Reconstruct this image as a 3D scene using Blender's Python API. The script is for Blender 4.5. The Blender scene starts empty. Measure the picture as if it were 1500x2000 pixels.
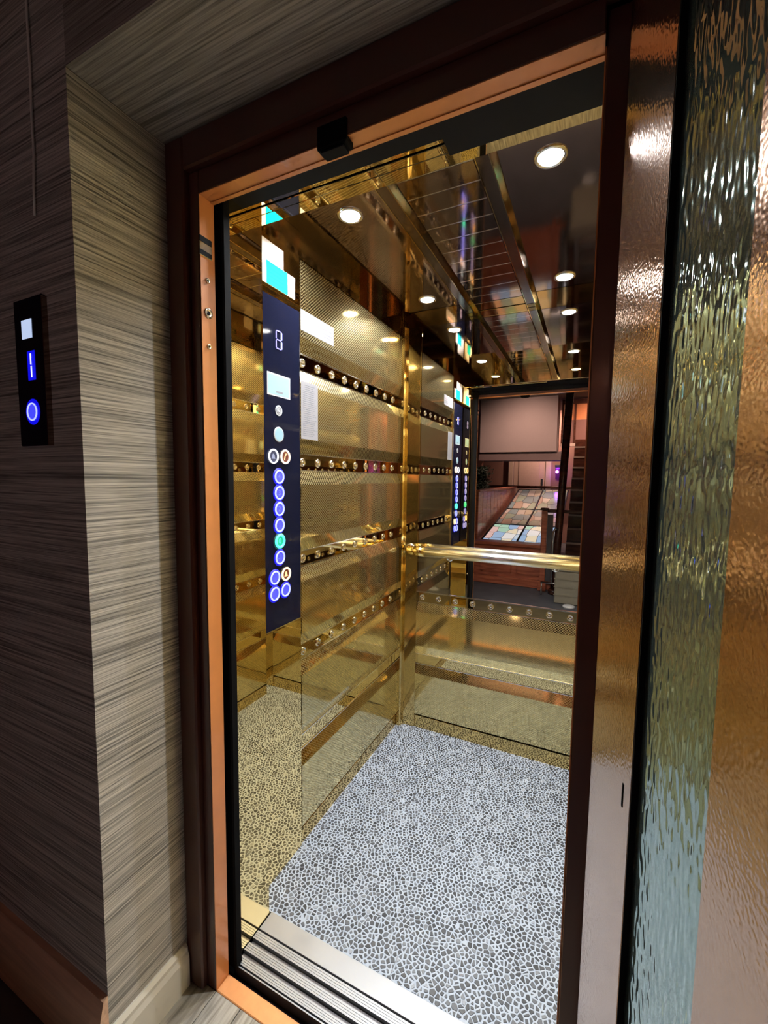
import bpy, math, random
from mathutils import Vector, Matrix

random.seed(7)
scene = bpy.context.scene
COL = scene.collection

# ------------------------------------------------------------------ camera
F_PX, YAW, PITCH, ROLL, EYE = 826.32, 25.7608, -4.6677, 0.6896, 1.35
_y, _p, _r = (math.radians(v) for v in (YAW, PITCH, ROLL))
FWD = Vector((-math.sin(_y) * math.cos(_p), math.cos(_y) * math.cos(_p), math.sin(_p)))
_r0 = Vector((math.cos(_y), math.sin(_y), 0))
_u0 = _r0.cross(FWD)
RGT = math.cos(_r) * _r0 + math.sin(_r) * _u0
UPV = -math.sin(_r) * _r0 + math.cos(_r) * _u0
cam_data = bpy.data.cameras.new('camera')
cam_data.sensor_fit = 'VERTICAL'
cam_data.sensor_height = 24.0
cam_data.lens = F_PX * 24.0 / 2000.0
cam_data.clip_start = 0.01
cam = bpy.data.objects.new('camera', cam_data)
COL.objects.link(cam)
cam.matrix_world = Matrix(((RGT.x, UPV.x, -FWD.x, 0), (RGT.y, UPV.y, -FWD.y, 0),
                           (RGT.z, UPV.z, -FWD.z, EYE), (0, 0, 0, 1)))
scene.camera = cam


def px(P):
    v = Vector(P) - Vector((0, 0, EYE))
    d = v.dot(FWD)
    return 750 + F_PX * v.dot(RGT) / d, 1000 - F_PX * v.dot(UPV) / d, d


# ------------------------------------------------------------------ world, exposure
w = bpy.data.worlds.new('world')
scene.world = w
w.use_nodes = True
w.node_tree.nodes['Background'].inputs[0].default_value = (0.5, 0.45, 0.5, 1)
w.node_tree.nodes['Background'].inputs[1].default_value = 0.002
vs = scene.view_settings
vs.view_transform = 'Standard'
vs.look = 'None'
vs.gamma = 1.0
vs.use_curve_mapping = False
vs.exposure = 0.55
cy = scene.cycles
cy.max_bounces = 7
cy.glossy_bounces = 6
cy.diffuse_bounces = 2
cy.transmission_bounces = 4
cy.sample_clamp_indirect = 6.0
cy.caustics_reflective = True
cy.caustics_refractive = False
cy.use_denoising = True
cy.use_adaptive_sampling = True
cy.adaptive_threshold = 0.08
cy.adaptive_min_samples = 10

CAR_LAMP_W = 7.5       # each ceiling downlight of the car
LOBBY_FILL_W = 24.0    # each added lobby fill light, far behind the camera

# ------------------------------------------------------------------ helpers
WLOC = {}


def tag(o, label=None, cat=None, group=None, kind=None):
    if label: o['label'] = label
    if cat: o['category'] = cat
    if group: o['group'] = group
    if kind: o['kind'] = kind
    return o


def empty(name, loc=(0, 0, 0), label=None, cat=None, group=None, kind=None, parent=None):
    o = bpy.data.objects.new(name, None)
    o.empty_display_size = 0.05
    COL.objects.link(o)
    base = Vector((0, 0, 0))
    if parent:
        o.parent = parent
        base = WLOC[parent]
    o.location = Vector(loc) - base
    WLOC[o] = Vector(loc)
    return tag(o, label, cat, group, kind)


def mesh(name, verts, faces, mat, parent=None, loc=None, smooth=False, fmats=None):
    """verts in world coordinates; the object's origin goes to loc (or the parent's)."""
    pb = WLOC[parent] if parent else Vector((0, 0, 0))
    L = Vector(loc) if loc is not None else pb.copy()
    me = bpy.data.meshes.new(name)
    me.from_pydata([tuple(Vector(v) - L) for v in verts], [], faces)
    if isinstance(mat, (list, tuple)):
        for m in mat: me.materials.append(m)
    else:
        me.materials.append(mat)
    if fmats:
        me.polygons.foreach_set('material_index', fmats)
    if smooth:
        me.polygons.foreach_set('use_smooth', [True] * len(me.polygons))
    me.update()
    o = bpy.data.objects.new(name, me)
    COL.objects.link(o)
    if parent: o.parent = parent
    o.location = L - pb
    WLOC[o] = L
    return o


def copy_of(src, parent, offset):
    """another object with the same mesh, moved in world space by offset"""
    o = src.copy()
    COL.objects.link(o)
    L = WLOC[src] + Vector(offset)
    o.parent = parent
    o.location = L - (WLOC[parent] if parent else Vector((0, 0, 0)))
    WLOC[o] = L
    return o


def copy_tree(src, offset, parent=None):
    o = copy_of(src, parent, offset)
    for c in src.children:
        copy_tree(c, offset, o)
    return o


def box_geo(x0, x1, y0, y1, z0, z1, b=0.0):
    """box, with chamfered edges when b > 0 (24 verts)"""
    if b <= 0:
        v = [(x, y, z) for x in (x0, x1) for y in (y0, y1) for z in (z0, z1)]
        f = [(0, 1, 3, 2), (4, 6, 7, 5), (0, 4, 5, 1), (2, 3, 7, 6), (0, 2, 6, 4), (1, 5, 7, 3)]
        return v, f
    v, idx = [], {}
    X, Y, Z = (x0, x1), (y0, y1), (z0, z1)
    for i in (0, 1):
        for j in (0, 1):
            for k in (0, 1):
                c = (X[i], Y[j], Z[k])
                s = (1 - 2 * i, 1 - 2 * j, 1 - 2 * k)
                for a in range(3):  # vertex lying on the face of axis a
                    p = [c[n] + (0 if n == a else s[n] * b) for n in range(3)]
                    idx[(i, j, k, a)] = len(v)
                    v.append(tuple(p))
    f = []
    q = ((0, 0), (1, 0), (1, 1), (0, 1))
    for s in (0, 1):
        f.append([idx[(s, j, k, 0)] for j, k in q])
        f.append([idx[(j, s, k, 1)] for j, k in q])
        f.append([idx[(j, k, s, 2)] for j, k in q])
    for j in (0, 1):
        for k in (0, 1):
            f.append([idx[(0, j, k, 1)], idx[(1, j, k, 1)], idx[(1, j, k, 2)], idx[(0, j, k, 2)]])
            f.append([idx[(j, 0, k, 0)], idx[(j, 1, k, 0)], idx[(j, 1, k, 2)], idx[(j, 0, k, 2)]])
            f.append([idx[(j, k, 0, 0)], idx[(j, k, 1, 0)], idx[(j, k, 1, 1)], idx[(j, k, 0, 1)]])
    for i in (0, 1):
        for j in (0, 1):
            for k in (0, 1):
                f.append([idx[(i, j, k, a)] for a in range(3)])
    return v, f


def fix(o):
    import bmesh
    bm = bmesh.new()
    bm.from_mesh(o.data)
    bmesh.ops.recalc_face_normals(bm, faces=bm.faces)
    bm.to_mesh(o.data)
    bm.free()
    return o


def box(name, x0, x1, y0, y1, z0, z1, mat, parent=None, b=0.0, loc=None):
    v, f = box_geo(x0, x1, y0, y1, z0, z1, b)
    return fix(mesh(name, v, f, mat, parent, loc))


def joined(name, parts, mat, parent=None, loc=None, smooth=False):
    V, Fc = [], []
    for v, f in parts:
        n = len(V)
        V += list(v)
        Fc += [[i + n for i in q] for q in f]
    return fix(mesh(name, V, Fc, mat, parent, loc, smooth))


def prism_geo(profile, axis, a0, a1):
    """profile: 2-D outline; axis 'x': (y,z), 'y': (x,z), 'z': (x,y); extruded from a0 to a1"""
    def pt(p, a):
        return {'x': (a, p[0], p[1]), 'y': (p[0], a, p[1]), 'z': (p[0], p[1], a)}[axis]
    n = len(profile)
    v = [pt(p, a0) for p in profile] + [pt(p, a1) for p in profile]
    f = [list(range(n)), list(range(2 * n - 1, n - 1, -1))]
    f += [[i, (i + 1) % n, n + (i + 1) % n, n + i] for i in range(n)]
    return v, f


def prism(name, profile, axis, a0, a1, mat, parent=None, loc=None):
    v, f = prism_geo(profile, axis, a0, a1)
    return fix(mesh(name, v, f, mat, parent, loc))


def frame_of(n):
    n = Vector(n).normalized()
    a = Vector((0, 0, 1)) if abs(n.z) < 0.9 else Vector((0, 1, 0))
    e1 = a.cross(n).normalized()
    return n, e1, n.cross(e1)


def lathe_geo(c, n, prof, seg=24, close=True):
    """prof: list of (radius, height along n)"""
    n, e1, e2 = frame_of(n)
    c = Vector(c)
    v, f = [], []
    for r, h in prof:
        for k in range(seg):
            t = 2 * math.pi * k / seg
            v.append(tuple(c + n * h + (e1 * math.cos(t) + e2 * math.sin(t)) * r))
    m = len(prof)
    for i in range(m - 1):
        for k in range(seg):
            f.append([i * seg + k, i * seg + (k + 1) % seg, (i + 1) * seg + (k + 1) % seg, (i + 1) * seg + k])
    if close:
        f.append(list(range(seg))[::-1])
        f.append([(m - 1) * seg + k for k in range(seg)])
    return v, f


def lathe(name, c, n, prof, mat, parent=None, seg=24, loc=None, smooth=True, close=True):
    v, f = lathe_geo(c, n, prof, seg, close)
    o = fix(mesh(name, v, f, mat, parent, loc, False))
    if smooth:
        for p in o.data.polygons:
            p.use_smooth = len(p.vertices) == 4
    return o


def ring_geo(c, n, R, r, seg=28, ms=8):
    n, e1, e2 = frame_of(n)
    c = Vector(c)
    v, f = [], []
    for k in range(seg):
        t = 2 * math.pi * k / seg
        d = e1 * math.cos(t) + e2 * math.sin(t)
        for j in range(ms):
            s = 2 * math.pi * j / ms
            v.append(tuple(c + d * (R + r * math.cos(s)) + n * (r * math.sin(s))))
    for k in range(seg):
        for j in range(ms):
            f.append([k * ms + j, ((k + 1) % seg) * ms + j, ((k + 1) % seg) * ms + (j + 1) % ms, k * ms + (j + 1) % ms])
    return v, f


def tube_geo(pts, r, seg=10, cap=True):
    pts = [Vector(p) for p in pts]
    v, f = [], []
    prev = None
    for i, p in enumerate(pts):
        d = (pts[min(i + 1, len(pts) - 1)] - pts[max(i - 1, 0)]).normalized()
        if prev is None:
            _, e1, e2 = frame_of(d)
        else:
            e1 = (prev - d * prev.dot(d)).normalized()
            e2 = d.cross(e1)
        prev = e1
        for k in range(seg):
            t = 2 * math.pi * k / seg
            v.append(tuple(p + (e1 * math.cos(t) + e2 * math.sin(t)) * r))
    for i in range(len(pts) - 1):
        for k in range(seg):
            f.append([i * seg + k, i * seg + (k + 1) % seg, (i + 1) * seg + (k + 1) % seg, (i + 1) * seg + k])
    if cap:
        f.append(list(range(seg))[::-1])
        f.append([(len(pts) - 1) * seg + k for k in range(seg)])
    return v, f


def tube(name, pts, r, mat, parent=None, seg=12, loc=None):
    v, f = tube_geo(pts, r, seg)
    o = fix(mesh(name, v, f, mat, parent, loc))
    for p in o.data.polygons: p.use_smooth = len(p.vertices) == 4
    return o


def text(name, s, size, mat, rot_cols, pos, parent=None, depth=0.0002):
    cu = bpy.data.curves.new(name, 'FONT')
    cu.body = s
    cu.size = size
    cu.align_x = 'CENTER'
    cu.align_y = 'CENTER'
    cu.extrude = depth
    cu.materials.append(mat)
    o = bpy.data.objects.new(name, cu)
    COL.objects.link(o)
    dg_ = bpy.context.evaluated_depsgraph_get()
    me = bpy.data.meshes.new_from_object(o.evaluated_get(dg_))
    bpy.data.objects.remove(o)
    o = bpy.data.objects.new(name, me)
    COL.objects.link(o)
    R = Matrix((rot_cols[0], rot_cols[1], rot_cols[2])).transposed().to_4x4()
    pb = Vector((0, 0, 0))
    if parent:
        o.parent = parent
        pb = WLOC[parent]
    o.matrix_basis = Matrix.Translation(Vector(pos) - pb) @ R
    WLOC[o] = Vector(pos)
    return o


ON_LEFT = ((0, 1, 0), (0, 0, 1), (1, 0, 0))      # lettering on a wall that faces +x
ON_FRONT = ((1, 0, 0), (0, 0, 1), (0, -1, 0))    # lettering on a wall that faces -y


# ------------------------------------------------------------------ materials
def new_mat(name):
    m = bpy.data.materials.new(name)
    m.use_nodes = True
    return m, m.node_tree.nodes, m.node_tree.links, m.node_tree.nodes['Principled BSDF']


def N(nodes, t, **kw):
    n = nodes.new(t)
    for k, v in kw.items(): setattr(n, k, v)
    return n


def setin(n, **kw):
    for k, v in kw.items():
        n.inputs[k.replace('_', ' ')].default_value = v


def rgb(c): return (c[0], c[1], c[2], 1.0)


def plain(name, col, rough=0.5, metal=0.0, noise=0.08, scale=40.0, bump=0.0, coat=0.0, spec=0.5):
    m, nd, lk, b = new_mat(name)
    tc = N(nd, 'ShaderNodeTexCoord')
    nz = N(nd, 'ShaderNodeTexNoise')
    setin(nz, Scale=scale, Detail=2.0)
    lk.new(tc.outputs['Object'], nz.inputs['Vector'])
    mr = N(nd, 'ShaderNodeMapRange')
    setin(mr, To_Min=1 - noise, To_Max=1 + noise)
    lk.new(nz.outputs['Fac'], mr.inputs['Value'])
    mx = N(nd, 'ShaderNodeVectorMath', operation='SCALE')
    mx.inputs[0].default_value = col
    lk.new(mr.outputs[0], mx.inputs['Scale'])
    lk.new(mx.outputs[0], b.inputs['Base Color'])
    b.inputs['Roughness'].default_value = rough
    b.inputs['Metallic'].default_value = metal
    b.inputs['Coat Weight'].default_value = coat
    b.inputs['Coat Roughness'].default_value = 0.08
    b.inputs['Specular IOR Level'].default_value = spec
    if bump:
        bp = N(nd, 'ShaderNodeBump')
        setin(bp, Strength=bump, Distance=0.002)
        lk.new(nz.outputs['Fac'], bp.inputs['Height'])
        lk.new(bp.outputs[0], b.inputs['Normal'])
    return m


def glow(name, col, strength):
    m, nd, lk, b = new_mat(name)
    b.inputs['Base Color'].default_value = rgb([c * 0.55 for c in col])
    b.inputs['Emission Color'].default_value = rgb(col)
    b.inputs['Emission Strength'].default_value = strength
    return m


def mirror(name, col, rough, warp=0.0, smear=0.04):
    """polished sheet metal: faint smears in the gloss and a little unevenness"""
    m, nd, lk, b = new_mat(name)
    tc = N(nd, 'ShaderNodeTexCoord')
    nz = N(nd, 'ShaderNodeTexNoise')
    setin(nz, Scale=9.0, Detail=2.0, Roughness=0.65)
    lk.new(tc.outputs['Object'], nz.inputs['Vector'])
    mr = N(nd, 'ShaderNodeMapRange')
    setin(mr, From_Min=0.35, From_Max=0.75, To_Min=rough, To_Max=rough + smear)
    lk.new(nz.outputs['Fac'], mr.inputs['Value'])
    lk.new(mr.outputs[0], b.inputs['Roughness'])
    b.inputs['Base Color'].default_value = rgb(col)
    b.inputs['Metallic'].default_value = 1.0
    if warp:
        n2 = N(nd, 'ShaderNodeTexNoise')
        setin(n2, Scale=5.0, Detail=1.0)
        lk.new(tc.outputs['Object'], n2.inputs['Vector'])
        bp = N(nd, 'ShaderNodeBump')
        setin(bp, Strength=warp, Distance=0.004)
        lk.new(n2.outputs['Fac'], bp.inputs['Height'])
        lk.new(bp.outputs[0], b.inputs['Normal'])
    return m


def linen_steel(name, col, axis):
    """gold sheet with a fine rolled-in lozenge pattern; axis = horizontal axis of the wall (0 = x, 1 = y)"""
    m, nd, lk, b = new_mat(name)
    tc = N(nd, 'ShaderNodeTexCoord')
    sp = N(nd, 'ShaderNodeSeparateXYZ')
    lk.new(tc.outputs['Object'], sp.inputs[0])

    def wave(sgn):
        a = N(nd, 'ShaderNodeMath', operation='MULTIPLY')
        a.inputs[1].default_value = 2 * math.pi / 0.0125
        lk.new(sp.outputs[axis], a.inputs[0])
        c = N(nd, 'ShaderNodeMath', operation='MULTIPLY')
        c.inputs[1].default_value = sgn * 2 * math.pi / 0.0105
        lk.new(sp.outputs[2], c.inputs[0])
        s = N(nd, 'ShaderNodeMath', operation='ADD')
        lk.new(a.outputs[0], s.inputs[0]); lk.new(c.outputs[0], s.inputs[1])
        q = N(nd, 'ShaderNodeMath', operation='SINE')
        lk.new(s.outputs[0], q.inputs[0])
        return q
    mx = N(nd, 'ShaderNodeMath', operation='MAXIMUM')
    lk.new(wave(1).outputs[0], mx.inputs[0]); lk.new(wave(-1).outputs[0], mx.inputs[1])
    mr = N(nd, 'ShaderNodeMapRange')
    setin(mr, From_Min=0.66, From_Max=0.98, To_Min=0.0, To_Max=0.9)
    lk.new(mx.outputs[0], mr.inputs['Value'])
    b.inputs['Base Color'].default_value = rgb(col)
    b.inputs['Metallic'].default_value = 1.0
    b.inputs['Roughness'].default_value = 0.07
    b2 = N(nd, 'ShaderNodeBsdfPrincipled')
    b2.inputs['Base Color'].default_value = rgb([c * 0.55 for c in col])
    b2.inputs['Metallic'].default_value = 1.0
    b2.inputs['Roughness'].default_value = 0.42
    ms = N(nd, 'ShaderNodeMixShader')
    lk.new(mr.outputs[0], ms.inputs[0])
    lk.new(b.outputs[0], ms.inputs[1]); lk.new(b2.outputs[0], ms.inputs[2])
    lk.new(ms.outputs[0], nd['Material Output'].inputs['Surface'])
    return m


def grasscloth(name, dark, light, stretch, scale=1.0):
    """woven wallpaper: long thin strokes. stretch = per-axis frequency"""
    m, nd, lk, b = new_mat(name)
    tc = N(nd, 'ShaderNodeTexCoord')
    mp = N(nd, 'ShaderNodeMapping')
    mp.inputs['Scale'].default_value = stretch
    lk.new(tc.outputs['Object'], mp.inputs[0])
    nz = N(nd, 'ShaderNodeTexNoise')
    setin(nz, Scale=scale, Detail=4.0, Roughness=0.7)
    lk.new(mp.outputs[0], nz.inputs['Vector'])
    cr = N(nd, 'ShaderNodeValToRGB')
    cr.color_ramp.elements[0].position = 0.36
    cr.color_ramp.elements[0].color = rgb(dark)
    cr.color_ramp.elements[1].position = 0.62
    cr.color_ramp.elements[1].color = rgb(light)
    lk.new(nz.outputs['Fac'], cr.inputs[0])
    lk.new(cr.outputs[0], b.inputs['Base Color'])
    bp = N(nd, 'ShaderNodeBump')
    setin(bp, Strength=0.35, Distance=0.002)
    lk.new(nz.outputs['Fac'], bp.inputs['Height'])
    lk.new(bp.outputs[0], b.inputs['Normal'])
    b.inputs['Roughness'].default_value = 0.75
    return m


def wood(name, dark, light, stretch, rough=0.4, coat=0.0):
    m, nd, lk, b = new_mat(name)
    tc = N(nd, 'ShaderNodeTexCoord')
    mp = N(nd, 'ShaderNodeMapping')
    mp.inputs['Scale'].default_value = stretch
    lk.new(tc.outputs['Object'], mp.inputs[0])
    nz = N(nd, 'ShaderNodeTexNoise')
    setin(nz, Scale=1.0, Detail=5.0, Distortion=0.6)
    lk.new(mp.outputs[0], nz.inputs['Vector'])
    cr = N(nd, 'ShaderNodeValToRGB')
    cr.color_ramp.elements[0].position = 0.35
    cr.color_ramp.elements[0].color = rgb(dark)
    cr.color_ramp.elements[1].position = 0.66
    cr.color_ramp.elements[1].color = rgb(light)
    lk.new(nz.outputs['Fac'], cr.inputs[0])
    lk.new(cr.outputs[0], b.inputs['Base Color'])
    b.inputs['Roughness'].default_value = rough
    b.inputs['Coat Weight'].default_value = coat
    b.inputs['Coat Roughness'].default_value = 0.1
    return m


def hammered(name, col, rough, scale, strength, stretch=(1, 1, 1), coat=1.0, trans=0.0, spec=0.5, metal=0.0):
    m, nd, lk, b = new_mat(name)
    tc = N(nd, 'ShaderNodeTexCoord')
    mp = N(nd, 'ShaderNodeMapping')
    mp.inputs['Scale'].default_value = stretch
    lk.new(tc.outputs['Object'], mp.inputs[0])
    vo = N(nd, 'ShaderNodeTexNoise')
    setin(vo, Scale=scale, Detail=0.0)
    lk.new(mp.outputs[0], vo.inputs['Vector'])
    bp = N(nd, 'ShaderNodeBump')
    setin(bp, Strength=strength, Distance=0.002)
    lk.new(vo.outputs['Fac'], bp.inputs['Height'])
    lk.new(bp.outputs[0], b.inputs['Normal'])
    lk.new(bp.outputs[0], b.inputs['Coat Normal'])
    b.inputs['Base Color'].default_value = rgb(col)
    b.inputs['Roughness'].default_value = rough
    b.inputs['Coat Weight'].default_value = coat
    b.inputs['Coat Roughness'].default_value = 0.05
    b.inputs['Transmission Weight'].default_value = trans
    b.inputs['Metallic'].default_value = metal
    b.inputs['Specular IOR Level'].default_value = spec
    return m


GOLD = mirror('gold_mirror_steel', (0.93, 0.725, 0.34), 0.008, warp=0.012, smear=0.02)
GOLD_DEEP = mirror('gold_post_steel', (0.66, 0.48, 0.19), 0.06, warp=0.04)
LINEN_Y = linen_steel('gold_linen_steel_side', (0.90, 0.745, 0.385), 1)
LINEN_X = linen_steel('gold_linen_steel_back', (0.91, 0.74, 0.36), 0)
BRONZE = mirror('bronze_ceiling_steel', (0.46, 0.33, 0.27), 0.05, warp=0.02)
BRONZE_DK = mirror('dark_bronze_steel', (0.30, 0.22, 0.17), 0.10)
SILVER = mirror('silver_mirror', (0.83, 0.80, 0.76), 0.0, smear=0.01)
CHROME = mirror('chrome', (0.92, 0.91, 0.88), 0.13)
ALU = mirror('brushed_aluminium', (0.30, 0.31, 0.33), 0.45, smear=0.1)
ALU_DK = mirror('grey_aluminium', (0.20, 0.19, 0.20), 0.45)
RAIL = mirror('polished_rail', (0.97, 0.96, 0.93), 0.20)
BOLT = mirror('bolt_steel', (0.92, 0.88, 0.78), 0.12)
DARK_GAP = plain('dark_gap', (0.006, 0.006, 0.010), 0.8, spec=0.1)
RUBBER = plain('black_rubber', (0.003, 0.003, 0.004), 0.8, spec=0.1)
GROUT = plain('pale_grout', (0.285, 0.34, 0.435), 0.45, noise=0.06)
STONES = [plain('stone_grey_%d' % i, c, 0.4, noise=0.25, scale=120) for i, c in enumerate(
    [(0.018, 0.022, 0.030), (0.035, 0.041, 0.053), (0.062, 0.072, 0.092), (0.11, 0.127, 0.158), (0.20, 0.228, 0.28)])]
FRAME_SHADED = plain('frame_paint_shaded', (0.080, 0.024, 0.017), 0.30, noise=0.1, scale=25, coat=0.3)  # frame paint with the shade of its front faces put into the colour
FRAME_LIT = plain('frame_paint_lit', (0.62, 0.235, 0.075), 0.30, noise=0.1, scale=25, coat=0.4)  # same frame paint, lighter for the faces lit from the car
DOOR_PAINT = hammered('hammered_brown_paint', (0.71, 0.455, 0.32), 0.14, 300, 0.12, coat=0.0, metal=1.0)
DOOR_GLASS = hammered('ripple_glass', (0.42, 0.57, 0.54), 0.06, 150, 0.6, stretch=(1.0, 1.0, 0.42), coat=0.0, spec=0.8, metal=0.85)
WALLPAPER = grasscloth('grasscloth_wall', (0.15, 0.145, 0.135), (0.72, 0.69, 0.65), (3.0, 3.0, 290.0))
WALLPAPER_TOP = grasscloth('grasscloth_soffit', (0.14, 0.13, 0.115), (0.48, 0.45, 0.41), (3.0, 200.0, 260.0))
WHITE_PAINT = plain('white_gloss_paint', (0.72, 0.70, 0.64), 0.3, noise=0.03)
SKIRT_WOOD = wood('skirting_wood', (0.70, 0.44, 0.30), (0.90, 0.60, 0.42), (4, 60, 60), 0.35)
PLANK = wood('grey_oak_plank', (0.17, 0.15, 0.12), (0.36, 0.33, 0.28), (90, 5, 90), 0.5)
CARPET = plain('grey_floor', (0.14, 0.14, 0.15), 0.6, noise=0.35, scale=6)
GLASS_BLACK = plain('black_glass', (0.006, 0.007, 0.018), 0.05, noise=0.02, spec=0.22)
LABEL_BLUE = plain('pale_blue_label', (0.20, 0.36, 0.46), 0.5, noise=0.02)
DISC_WHITE = plain('disc_white', (0.34, 0.37, 0.43), 0.5, noise=0.02)
LABEL_WHITE = plain('white_label', (0.86, 0.86, 0.90), 0.5, noise=0.02)
CYAN = plain('cyan_print', (0.0, 0.50, 0.62), 0.8, noise=0.02, spec=0.1)
INK = plain('grey_ink', (0.16, 0.17, 0.20), 0.6, noise=0.02)
RED_INK = plain('red_ink', (0.62, 0.12, 0.22), 0.6, noise=0.02)
PAPER = plain('notice_paper', (0.18, 0.18, 0.205), 0.6, noise=0.04)
LENS = glow('lamp_lens', (1.0, 0.98, 0.95), 30.0)
BLUE_RING = glow('blue_led_ring', (0.30, 0.34, 1.0), 1.3)
BLUE_CAP = glow('blue_led_cap', (0.055, 0.06, 0.95), 0.75)
BLUE_NUM = glow('blue_led_numeral', (0.13, 0.15, 1.0), 0.9)
GREEN_RING = glow('green_led_ring', (0.08, 0.95, 0.62), 1.1)
GREEN_CAP = glow('green_led_cap', (0.0, 0.36, 0.20), 0.8)
WHITE_RING = glow('white_led_ring', (0.9, 0.92, 1.0), 1.0)
AMBER_RING = glow('amber_led_ring', (1.0, 0.78, 0.62), 1.1)
AMBER_YEL = glow('yellow_led_ring', (1.0, 0.75, 0.40), 1.2)
DIM_CAP = glow('dim_led_cap', (0.02, 0.025, 0.07), 0.6)
AMBER_CAP = glow('amber_led_cap', (0.12, 0.02, 0.01), 0.5)
AMBER_ICON = glow('amber_led_icon', (1.0, 0.50, 0.25), 0.9)
GREY_ICON = glow('grey_led_icon', (0.16, 0.18, 0.28), 0.9)
BLUE_HALO = glow('blue_halo', (0.003, 0.003, 0.50), 1.0)  # glow around the blue LEDs, painted as flat emission
GREEN_HALO = glow('green_halo', (0.0, 0.045, 0.04), 1.0)  # the same painted glow for the green button
SEG_ON = glow('segment_lit', (0.40, 0.44, 1.0), 2.2)
SEG_DIM = glow('segment_faint', (0.24, 0.22, 0.72), 0.9)
SCREEN = glow('small_screen', (0.45, 0.55, 0.78), 0.75)
PURPLE = glow('purple_lamp', (0.22, 0.03, 1.0), 2.0)
CORD = plain('pale_cord', (0.92, 0.90, 0.88), 0.6)

# ================================================================== THE LANDING SHELL
XR, YR0, YF = -0.909, 0.503, 0.72          # reveal plane, front wall plane, frame plane
ZS = 2.103                                  # soffit of the recess
XL, XRT, YB, H = -0.889, 0.085, 2.060, 2.147  # car: left wall, right wall, back wall, ceiling
XJ = -0.819                                 # left jamb face
XH = -0.008                                 # right jamb face
HEAD = 1.98

fl = box('floor', -3.0, 2.2, -5.6, YF, -0.06, -0.004, CARPET)
tag(fl, 'grey landing floor in front of the lift doorway', 'floor', kind='structure')
# narrow oak-look boards of the landing, running into the doorway
pw = 0.085
x = -0.905
k = 0
while x < 0.12:
    box('floor_plank', x + 0.001, x + pw - 0.001, 0.05, YF, -0.004, 0.0, PLANK, fl, b=0.0006)
    x += pw

o = box('wall_left', -3.0, XR, YR0, YF + 0.02, 0, 2.8, WALLPAPER)
tag(o, 'brown grasscloth wall on the left with the call plate on it', 'wall', kind='structure')
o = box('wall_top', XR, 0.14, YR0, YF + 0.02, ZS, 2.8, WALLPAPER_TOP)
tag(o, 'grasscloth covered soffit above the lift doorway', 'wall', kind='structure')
o = box('wall_right', 0.14, 2.2, YR0, YF + 0.02, 0, 2.8, WALLPAPER)
tag(o, 'grasscloth wall behind the open lift door', 'wall', kind='structure')
o = box('ceiling', -3.0, 2.2, -5.6, YF, 2.8, 2.86, plain('lobby_ceiling', (0.10, 0.08, 0.07), 0.8))
tag(o, 'plain lobby ceiling above the landing', 'ceiling', kind='structure')
LOBBY_WALL = plain('lobby_wall_paint', (0.30, 0.15, 0.115), 0.7)
o = box('wall_lobby_left', -3.06, -3.0, -5.6, YF, 0, 2.8, LOBBY_WALL)
tag(o, 'far left lobby wall painted dusky pink', 'wall', kind='structure')
o = box('wall_lobby_right', 2.2, 2.26, -5.6, YF, 0, 2.8, LOBBY_WALL)
tag(o, 'far right lobby wall painted dusky pink', 'wall', kind='structure')
o = box('wall_lobby_back', -3.0, 2.2, -5.66, -5.6, 0, 2.8, LOBBY_WALL)
tag(o, 'pink end wall of the lobby seen in the lift mirror', 'wall', kind='structure')

# baseboards
v, f = prism_geo([(XR, 0.0), (XR + 0.016, 0.0), (XR + 0.016, 0.085), (XR + 0.011, 0.098), (XR + 0.011, 0.108), (XR + 0.004, 0.116), (XR, 0.116)], 'y', YR0 - 0.012, 0.70)
o = fix(mesh('baseboard_left', v, f, WHITE_PAINT))
tag(o, 'white moulded baseboard along the lit side of the recess', 'baseboard', kind='structure')
v, f = prism_geo([(YR0, 0.0), (YR0 - 0.018, 0.0), (YR0 - 0.018, 0.085), (YR0 - 0.018, 0.150), (YR0 - 0.010, 0.190), (YR0, 0.196)], 'x', -3.0, XR)
o = fix(mesh('baseboard_front', v, f, SKIRT_WOOD))
tag(o, 'warm brown wooden skirting under the dark front wall', 'baseboard', kind='structure')

# ------------------------------------------------------------------ door frame
tr = empty('trim_1', (XJ, YF, 0), 'mahogany painted steel frame around the lift doorway', 'door frame', kind='structure')
box('outer_casing', XR, -0.851, 0.704, YF + 0.02, 0, ZS, FRAME_SHADED, tr, b=0.004)
box('outer_casing', 0.10, 0.138, 0.716, YF + 0.05, 0, ZS, FRAME_SHADED, tr, b=0.004)
box('outer_casing_head', -0.851, 0.138, 0.704, YF + 0.02, 2.03, ZS, FRAME_SHADED, tr, b=0.004)
box('jamb', -0.851, XJ - 0.002, YF, 0.761, 0, 2.03, FRAME_SHADED, tr, b=0.002)
box('jamb', XH + 0.002, 0.026, 0.742, 0.772, 0, 2.03, FRAME_SHADED, tr, b=0.002)
box('head', XJ, XH, YF, 0.761, HEAD + 0.002, 2.03, FRAME_SHADED, tr, b=0.002)
box('jamb_lit_face', XJ - 0.002, XJ, YF + 0.001, 0.762, 0, HEAD + 0.002, FRAME_LIT, tr)  # thin sheets carry the lit tone of the frame paint
box('jamb_lit_face', XH, XH + 0.002, 0.743, 0.772, 0, HEAD + 0.002, FRAME_LIT, tr)
box('head_lit_face', XJ, XH, YF + 0.001, 0.762, HEAD, HEAD + 0.002, FRAME_LIT, tr)
box('head_lip', XJ, XH, 0.752, 0.762, HEAD - 0.002, HEAD, FRAME_LIT, tr)
box('threshold', XJ, XH, YF, 0.762, -0.02, 0.003, plain('threshold_paint', (0.62, 0.27, 0.10), 0.35, noise=0.12, scale=60), tr, b=0.002)
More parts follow.
